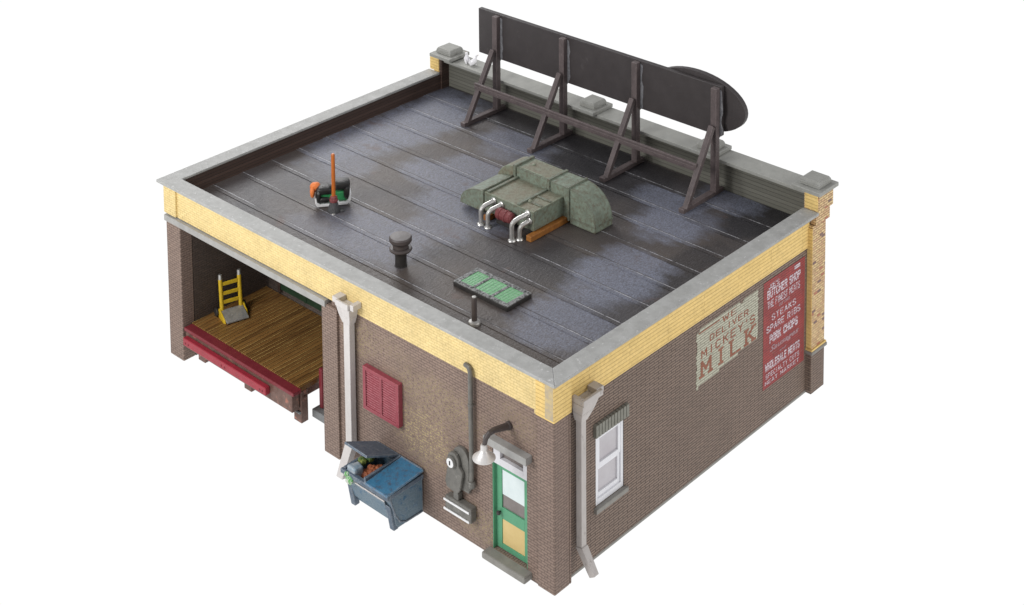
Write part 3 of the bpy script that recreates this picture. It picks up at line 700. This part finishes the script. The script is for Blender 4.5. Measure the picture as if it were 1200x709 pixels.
# ------------------------------------------------------------------ dumpster and rubbish
dp = thing('dumpster', (-.3,4.65,0), 'weathered blue dumpster with one lid propped open against the brick wall', 'dumpster')
def dprof(k): return [(-.62+k,.10+k),(-.84+k,.84),(.14-k,.84),(.14-k,.10+k)]
bd = MB()
bd.prism([(-.56,.04),(-.64,.12),(-.72,.50),(-.86,.86),(.15,.86),(.15,.04)],1,3.95,4.03)
bd.prism([(-.62,.12),(-.84,.86),(.14,.86),(.14,.12)],1,5.32,5.39)
bd.hexa([(-.60,4.03,.12),(-.54,4.03,.12),(-.54,5.32,.12),(-.60,5.32,.12)],[(-.82,4.03,.86),(-.76,4.03,.86),(-.76,5.32,.86),(-.82,5.32,.86)])
bd.box(.08,.14,4.03,5.32,.06,.86); bd.box(-.56,.08,4.03,5.32,.10,.16)
body = bd.build('body', M_bluew, dp, bevel=.012)
MB().hexa([(-.69,4.12,.25),(-.65,4.12,.25),(-.65,5.24,.25),(-.69,5.24,.25)],[(-.815,4.12,.66),(-.775,4.12,.66),(-.775,5.24,.66),(-.815,5.24,.66)]).build('front_panel', M_bluew, body, bevel=.02)
MB().tube([(-.825,4.10,.70),(-.825,5.26,.70)],.016,8).build('pale_bar', M_dspout, body)
MB().tube([(-.80,3.945,.80),(-.74,3.945,.60),(-.66,3.945,.36),(-.54,3.945,.17),(-.36,3.945,.075),(.13,3.945,.06)],.022,8).build('edge_rib', M_blued, body)
rim = MB(); rim.box(-.90,-.82,3.92,5.42,.80,.90); rim.box(.10,.16,3.92,5.42,.80,.90); rim.box(-.82,.10,3.92,4.0,.80,.90); rim.box(-.82,.10,5.34,5.42,.80,.90)
rim.build('rim', M_blued, dp, bevel=.018)
for y in (3.97,5.20):
    MB().hexa([(-.68,y,0),(-.54,y,0),(-.54,y+.14,0),(-.68,y+.14,0)],[(-.80,y,.62),(-.60,y,.5),(-.60,y+.14,.5),(-.80,y+.14,.62)]).build('leg', M_blued, dp, bevel=.02)
for y in (3.97,5.20): bx('leg', M_blued, dp, (.0,.14,y,y+.14,0,.12), bevel=.01)
MB().hexa([(-.93,3.90,.91),(.14,3.90,.97),(.14,4.60,.97),(-.93,4.60,.91)],[(-.93,3.90,.955),(.14,3.90,1.015),(.14,4.60,1.015),(-.93,4.60,.955)]).build('closed_lid', M_blue, dp, bevel=.015)
bx('lid_divider', M_blued, dp, (-.90,.14,4.602,4.66,.88,1.03), bevel=.012)
lidm = MB().hexa([(-.82,4.66,1.42),(.12,4.66,.985),(.12,5.40,.985),(-.74,5.46,1.36)],[(-.80,4.66,1.47),(.14,4.66,1.03),(.14,5.40,1.03),(-.72,5.46,1.41)]).build('open_lid', M_blued, dp, bevel=.012)
MB().tube([(.15,3.95,.99),(.15,5.38,.99)],.03,10).build('hinge', M_blued, dp)

def lump(name, m, label, cat, blobs):
    mb = MB()
    for i,(c0,r,rt) in enumerate(blobs): mb.blob(c0,r,rt,14,9,.10,i+len(name),.8)
    o = mb.build(name, m, None, smooth=True); o['label'] = label; o['category'] = cat
    return o
lump('rubbish_heap', M_rubbish, 'rust orange rubbish heaped inside the open dumpster', 'rubbish',
     [((-.45,4.86,.80),(.13,.13,.10),.3),((-.30,4.80,.82),(.14,.11,.10),1.1),((-.55,4.98,.78),(.12,.12,.09),.2),((-.38,4.98,.80),(.10,.11,.09),.9),((-.60,4.80,.76),(.10,.10,.09),.9)])
mb = MB().hexa([(-.86,5.03,.62),(-.62,5.0,.62),(-.60,5.26,.64),(-.84,5.28,.62)],[(-.84,5.0,1.02),(-.60,4.98,.98),(-.52,5.24,.97),(-.82,5.30,1.0)])
o = mb.build('paper_sack', M_sack, None, bevel=.04); o['label'] = 'pale blue sack sticking out over the front of the dumpster'; o['category'] = 'sack'
lump('rubbish_bag', M_lime, 'small bright green and white bag hanging over the dumpster front edge', 'bag',
     [((-.90,5.12,.76),(.05,.09,.10),.2),((-.90,5.20,.86),(.04,.06,.05),.6)])
lump('garden_scraps', M_leaf, 'dark green and yellow scraps at the back of the open dumpster', 'scraps',
     [((-.20,5.22,.90),(.16,.10,.08),.4),((-.42,5.24,.90),(.12,.09,.07),1.2)])

# ------------------------------------------------------------------ roof ventilators
rv = thing('roof_ventilator', (1.80,6.31,ZR), 'brown mushroom cap ventilator standing on the tar paper roof', 'roof ventilator')
MB().lathe((1.80,6.31,ZR-.02),[(.150,0),(.150,.03),(.135,.04),(.135,.42)],24).build('pipe', M_black, rv, smooth=True)
MB().lathe((1.80,6.31,ZR+.34),[(.14,0),(.225,.02),(.265,.06),(.265,.085),(.235,.105),(.185,.107),(.185,.12)],28).build('collar', M_vent, rv, smooth=True)
MB().lathe((1.80,6.31,ZR+.45),[(.185,0),(.185,.10),(.225,.115),(.262,.165),(.262,.235),(.235,.268),(.02,.280)],28).build('cap', M_vent, rv, smooth=True)

vp = thing('vent_pipe', (1.17,3.34,ZR), 'slim iron vent pipe with a round flange beside the green skylight', 'vent pipe')
MB().lathe((1.17,3.34,ZR-.01),[(.135,0),(.135,.05),(.12,.075),(.075,.09),(.06,.095)],24).build('flange', M_plate, vp, smooth=True)
MB().lathe((1.17,3.34,ZR+.08),[(.062,0),(.060,.50),(.052,.525)],18).build('pipe', M_vent, vp, smooth=True)
MB().lathe((1.17,3.34,ZR+.606),[(.050,0),(.046,.012),(.01,.016)],18).build('cap', M_plate, vp, smooth=True)

# ------------------------------------------------------------------ rooftop air unit
hv = thing('air_handling_unit', (5.6,5.7,ZR), 'weathered green rooftop air unit with curved duct ends and silver pipes', 'air unit')
X0,X1,X2 = 4.78,5.86,6.52
cs = bx('casing', M_hvact, hv, (X0,X1,4.91,6.52,4.26,4.74), bevel=.012)
for y in (6.40,5.42): bx('seam_strip', M_hvac, cs, (X0+.01,X1,y-.04,y+.04,4.741,4.785), bevel=.006)
for x in (X0+.33,X0+.65): bx('seam_strip', M_hvac, cs, (x-.03,x+.03,4.93,5.384,4.741,4.765), bevel=.006)
bx('side_panel', M_hvac, cs, (X0-.006,X0-.001,4.93,6.50,4.28,4.72), bevel=0)
bx('side_panel', M_hvac, cs, (X0+.02,X1,4.903,4.909,4.28,4.72), bevel=0)
du = bx('duct', M_hvac, hv, (X1+.002,X2,4.75,6.46,4.20,5.0), bevel=.012)
bx('top_plate', M_hvact, du, (X1+.03,X2-.03,5.42,6.36,5.001,5.018), bevel=.008)
def elbow(x0,x1,y,sgn,ry,z0,z1,zb,m):
    poly = [(y,z0)]+[(y+sgn*ry*math.sin(a),z0+(z1-z0)*math.cos(a)) for a in [PI/2*i/12 for i in range(13)]]+[(y+sgn*ry,zb),(y,zb)]
    poly = poly[1:]
    return MB().prism(poly,0,x0,x1)
e1 = elbow(X1+.004,X2,4.71,-1,.79,4.30,4.995,4.115,M_hvac).build('elbow', M_hvac, hv, bevel=.012)
bx('seam_strip', M_hvac, e1, (X1-.012,X2+.012,3.905,4.70,4.255,4.295), bevel=.006)
e2 = elbow(X1+.004,X2,6.54,1,.62,4.36,4.995,4.20,M_hvac).build('elbow', M_hvact, hv, bevel=.012)
e3 = elbow(X0,X1,6.56,1,.80,4.24,4.735,4.20,M_hvac).build('elbow', M_hvac, hv, bevel=.012)
for q in ((4.712,4.748,4.19,5.02),(5.34,5.40,4.745,5.02),(6.462,6.535,4.19,5.03)): bx('flange', M_hvac, hv, (X1-.035,X2+.02,q[0]-.008,q[1]+.008,q[2],q[3]+.018), bevel=.008)
bx('flange', M_hvac, hv, (X0-.035,X1-.04,6.522,6.556,4.19,4.785), bevel=.006)
MB().blob((X0+.34,5.32,4.765),(.05,.05,.04)).build('bolt_head', M_hvact, hv, smooth=True)
MB().blob((6.2,6.18,5.03),(.045,.045,.035)).build('bolt_head', M_hvact, hv, smooth=True)
def silver(y0, yb, xb, zt, xt=X0):
    pts = [(xt+.02,y0,zt),(xt-.08,y0,zt)]
    for a in [PI/2*i/6 for i in range(1,7)]:
        pts.append((xt-.10-(xt-.10-xb)*math.sin(a), y0+(yb-y0)*math.sin(a), zt-.02-.16*(1-math.cos(a))))
    pts += [(xb,yb,ZR+.03)]
    p = MB().tube(pts,.056,14).build('pipe', M_steel, hv, smooth=True)
    MB().lathe((xb,yb,ZR-.004),[(.095,0),(.10,.015),(.085,.04),(.058,.055)],18).build('flange', M_steel, p, smooth=True)
    MB().lathe((xt-.012,y0,zt),[(.085,0),(.085,.03),(.06,.045)],16,(-1,0,0)).build('collar', M_steel, p, smooth=True)
silver(6.18,6.29,4.42,4.62); silver(5.93,6.06,4.42,4.60); silver(5.07,5.19,4.33,4.66); silver(5.02,5.10,4.50,4.50)
MB().lathe((4.62,5.95,4.46),[(.05,0),(.10,.02),(.135,.06),(.135,.12),(.15,.125),(.15,.17),(.135,.175),(.135,.30),(.15,.305),(.15,.35),(.135,.355),(.13,.48),(.09,.53),(.03,.55)],18,(0,-1,0)).build('motor', M_motor, hv, smooth=True)
bx('motor_mount', M_black, hv, (4.56,X0,5.45,5.92,4.22,4.34), bevel=.01)
bx('skid_beam', M_oak, hv, (4.56,6.05,4.79,4.95,ZR+.002,4.245), bevel=.015)
bx('skid_beam', M_oak, hv, (4.62,6.05,6.25,6.41,ZR+.002,4.245), bevel=.015)
bx('painted_skid_shadow', M_black, hv, (4.9,6.4,4.96,6.24,ZR+.004,4.18), bevel=0)  # black slab stands in for the shade beneath the unit

# ------------------------------------------------------------------ broom and bundle
br = thing('broom', (2.48,9.43,ZR), 'upright broom with orange handle, red binding and dark bristles', 'broom')
MB().tube([(2.48,9.435,4.42),(2.485,9.435,5.57),(2.485,9.435,5.60)],[.047,.047,.03],12).build('handle', M_obroom, br, smooth=True)
MB().lathe((2.48,9.435,4.36),[(.085,0),(.105,.03),(.105,.07),(.085,.11),(.095,.13),(.07,.165)],16).build('binding', M_motor, br, smooth=True)
bs = MB().lathe((2.48,9.435,4.108),[(.15,0),(.155,.03),(.14,.10),(.11,.20),(.09,.26)],18)
bs.blob((2.62,9.33,4.14),(.07,.09,.035),0,12,8,.1,2)
bs.build('bristles', M_bristle, br, smooth=True)
MB().blob((2.38,9.33,4.125),(.05,.04,.018)).build('tip', M_steel, br, smooth=True)

bu = thing('bundle', (2.72,9.66,ZR), 'black covered bundle on a white tray with green lining behind the broom', 'bundle')
ub = Vector((.80,-.60,0)); vb = Vector((.60,.80,0)); ob = Vector((2.70,9.72,ZR))
def BU(a,b2,c2): p = ob+ub*a+vb*b2; return Vector((p.x,p.y,p.z+c2))
RB = Matrix(((ub.x,vb.x,0,ob.x),(ub.y,vb.y,0,ob.y),(0,0,1,ob.z),(0,0,0,1)))
def loc(mb): return mb.xform(RB)
tray = [(-.42,.30),(-.44,.12),(-.40,.02),(-.02,.02),(.02,.05),(.10,.03),(.34,.03),(.43,.12),(.45,.34),(.40,.34),(.37,.16),(.32,.10),(.16,.10),(.10,.20),(.04,.20),(.0,.09),(-.32,.09),(-.38,.16),(-.38,.30)]
loc(MB().prism(tray,1,-.10,.16)).build('tray', M_wpl, bu, bevel=.015)
loc(MB().box(-.36,.36,-.06,.14,.11,.36)).build('lining', M_gcloth, bu, bevel=.04)
loc(MB().blob((-.21,.05,.40),(.22,.17,.10),0,16,10,.06,1,.7).blob((-.36,-.0,.28),(.07,.15,.18),0,14,9,.06,5,.8).blob((-.22,-.09,.20),(.14,.06,.07),0,14,9,.06,8,.8)).build('black_cover', M_gloss, bu, smooth=True)
loc(MB().blob((.22,.06,.50),(.22,.17,.11),0,16,10,.05,2,.6).blob((.34,.02,.34),(.09,.15,.20),0,14,9,.06,6,.8)).build('black_cover', M_gloss, bu, smooth=True)
loc(MB().blob((.22,.07,.585),(.19,.13,.035),0,14,8,.05,3,.8)).build('worn_top', M_greycl, bu, smooth=True)
loc(MB().blob((-.20,.07,.475),(.17,.12,.035),0,14,8,.05,4,.8)).build('worn_top', M_greycl, bu, smooth=True)
loc(MB().blob((-.42,.14,.44),(.13,.10,.12),0,16,10,.05,9,.8).blob((-.50,.06,.34),(.06,.07,.13),0,14,9,.05,3,.9)).build('orange_lump', M_orange, bu, smooth=True)

# ------------------------------------------------------------------ billboard
bi = thing('rooftop_billboard', (9.0,6.8,ZR), 'long dark billboard seen from behind on four timber trestles at the roof edge', 'billboard')
board = bx('board', M_bill, bi, (9.46,9.60,2.86,11.24,5.64,6.93), bevel=.015)
ov = [(3.70+1.47*math.cos(2*PI*i/48), 6.33+.74*math.sin(2*PI*i/48)) for i in range(48)]
MB().prism(ov,0,9.602,9.74).build('oval_sign', M_bill, bi, bevel=.012)
for i,y in enumerate((10.48,8.0,5.50,2.98)):
    sup = bx('foot_beam', M_billp, bi, (8.06,9.72,y-.03,y+.13,ZR+.003,ZR+.115), bevel=.012)
    bx('post', M_billp, sup, (9.30,9.459,y-.085,y+.085,ZR+.116,6.90), bevel=.012)
    MB().hexa([(8.13,y-.07,ZR+.116),(8.27,y-.07,ZR+.116),(8.27,y+.07,ZR+.116),(8.13,y+.07,ZR+.116)],
              [(9.20,y-.07,5.98),(9.299,y-.07,5.90),(9.299,y+.07,5.90),(9.20,y+.07,5.98)]).build('brace', M_billp, sup, bevel=.01)
    gl = MB(); rg = random.Random(i)
    k = 9; pp = []
    pts = [(y-.085-(.05+.07*rg.random()*(1 if j>1 else .5)), 6.82-j*.14) for j in range(k)]
    poly = [(y-.076,6.86)]+pts+[(y-.076,6.86-k*.14)]
    gl.prism(poly,0,9.452,9.461)
    gl.build('glue_smear', M_glue, sup, bevel=.002)
bx('cross_rail', M_billp, bi, (8.62,8.69,3.0,10.62,4.97,5.17), bevel=.02)
bx('cross_rail_ridge', M_billp, bi, (8.60,8.619,3.03,10.60,5.04,5.10), bevel=.008)

# ------------------------------------------------------------------ two white birds
def bird(loc_, rz, tilt, label):
    root = thing('bird', loc_, label, 'bird', 'white birds on the back coping')
    bmx = MB()
    sec = [(-.17,.03,.012,.03),(-.12,.05,.016,.035),(-.06,.09,.055,.065),(.0,.11,.075,.085),(.06,.135,.072,.08),(.10,.175,.05,.05),(.125,.215,.042,.042),(.155,.225,.038,.036),(.18,.222,.018,.016)]
    rings = []
    for x,z,ry,rz2 in sec:
        rings.append([bmx.bm.verts.new((x,ry*math.cos(2*PI*k/14),z+rz2*math.sin(2*PI*k/14))) for k in range(14)])
    for A,B2 in zip(rings,rings[1:]):
        for k in range(14): bmx.bm.faces.new((A[k],A[(k+1)%14],B2[(k+1)%14],B2[k]))
    bmx.bm.faces.new(rings[0][::-1]); bmx.bm.faces.new(rings[-1])
    Mx = Matrix.Translation(loc_) @ Matrix.Rotation(rz,4,'Z') @ Matrix.Rotation(tilt,4,'Y')
    b = bmx.xform(Mx).build('body', M_bird, root, smooth=True)
    MB().tube([(.178,0,.222),(.215,0,.210)],[.012,.003],8).xform(Mx).build('beak', M_oak, root)
    for s in (-1,1): MB().blob((-.03,s*.062,.115),(.12,.022,.055),0,12,8).xform(Mx).build('wing', M_bird, b, smooth=True)
    for s in (-.035,.035): MB().tube([(.01,s,.05),(.015,s,.0)],.008,6).xform(Matrix.Translation(loc_) @ Matrix.Rotation(rz,4,'Z')).build('leg', M_bird, root)
bird((9.92,12.22,4.962), 1.2, -.75, 'white bird sitting upright on the back coping nearest the corner cap')
bird((9.92,11.84,4.962), -.55, -.45, 'white bird leaning towards the billboard on the back coping')

# ------------------------------------------------------------------ light, world, camera
w = bpy.data.worlds.new('World'); S.world = w; w.use_nodes = True
nt = w.node_tree; nt.nodes.clear()
o = nt.nodes.new('ShaderNodeOutputWorld'); bg = nt.nodes.new('ShaderNodeBackground')
tc = nt.nodes.new('ShaderNodeTexCoord'); sp = nt.nodes.new('ShaderNodeSeparateXYZ'); rp_ = nt.nodes.new('ShaderNodeValToRGB')
mr = nt.nodes.new('ShaderNodeMapRange'); mr.inputs[1].default_value = -1; mr.inputs[2].default_value = 1
nt.links.new(tc.outputs['Generated'],sp.inputs[0]); nt.links.new(sp.outputs[2],mr.inputs[0]); nt.links.new(mr.outputs[0],rp_.inputs[0])
e = rp_.color_ramp.elements
e[0].position = .46; e[0].color = (1.02,1.02,1.02,1); e[1].position = .54; e[1].color = (.50,.50,.52,1)
nt.links.new(rp_.outputs[0],bg.inputs[0]); bg.inputs[1].default_value = 1.0
nt.links.new(bg.outputs[0],o.inputs[0])

def softbox(name, loc, target, size, power, col=(1,1,1)):
    l = bpy.data.lights.new(name,'AREA'); l.shape = 'SQUARE'; l.size = size; l.energy = power; l.color = col
    ob_ = bpy.data.objects.new(name,l); COL.objects.link(ob_); ob_.location = loc
    d = Vector(target)-Vector(loc); ob_.rotation_euler = d.to_track_quat('-Z','Y').to_euler()
softbox('softbox_key', (-16,10,15), (4,7,3), 9, 3600)
softbox('softbox_back', (14,26,17), (5,6,4), 11, 2800)
softbox('softbox_side', (14,-27,17), (6,2,2), 8, 2600)

cam = bpy.data.cameras.new('Camera'); co = bpy.data.objects.new('Camera',cam); COL.objects.link(co)
R = Matrix(((0.6747974,0.0879692,-0.7327414),(-0.7379703,0.0710842,-0.6710788),(-0.0069479,0.9935836,0.1128861)))
co.matrix_world = Matrix.Translation((-22.52189,-20.09948,23.30137)) @ R.to_4x4()
cam.sensor_fit = 'HORIZONTAL'; cam.sensor_width = 36; cam.lens = 57.774068
cam.shift_x = -0.0168641; cam.shift_y = -0.6766826
cam.clip_start = .1; cam.clip_end = 500
S.camera = co
S.view_settings.view_transform = 'Standard'; S.view_settings.look = 'None'
S.view_settings.exposure = 0; S.view_settings.gamma = 1; S.view_settings.use_curve_mapping = False
S.render.engine = 'CYCLES'
S.render.resolution_x = 1024; S.render.resolution_y = 605
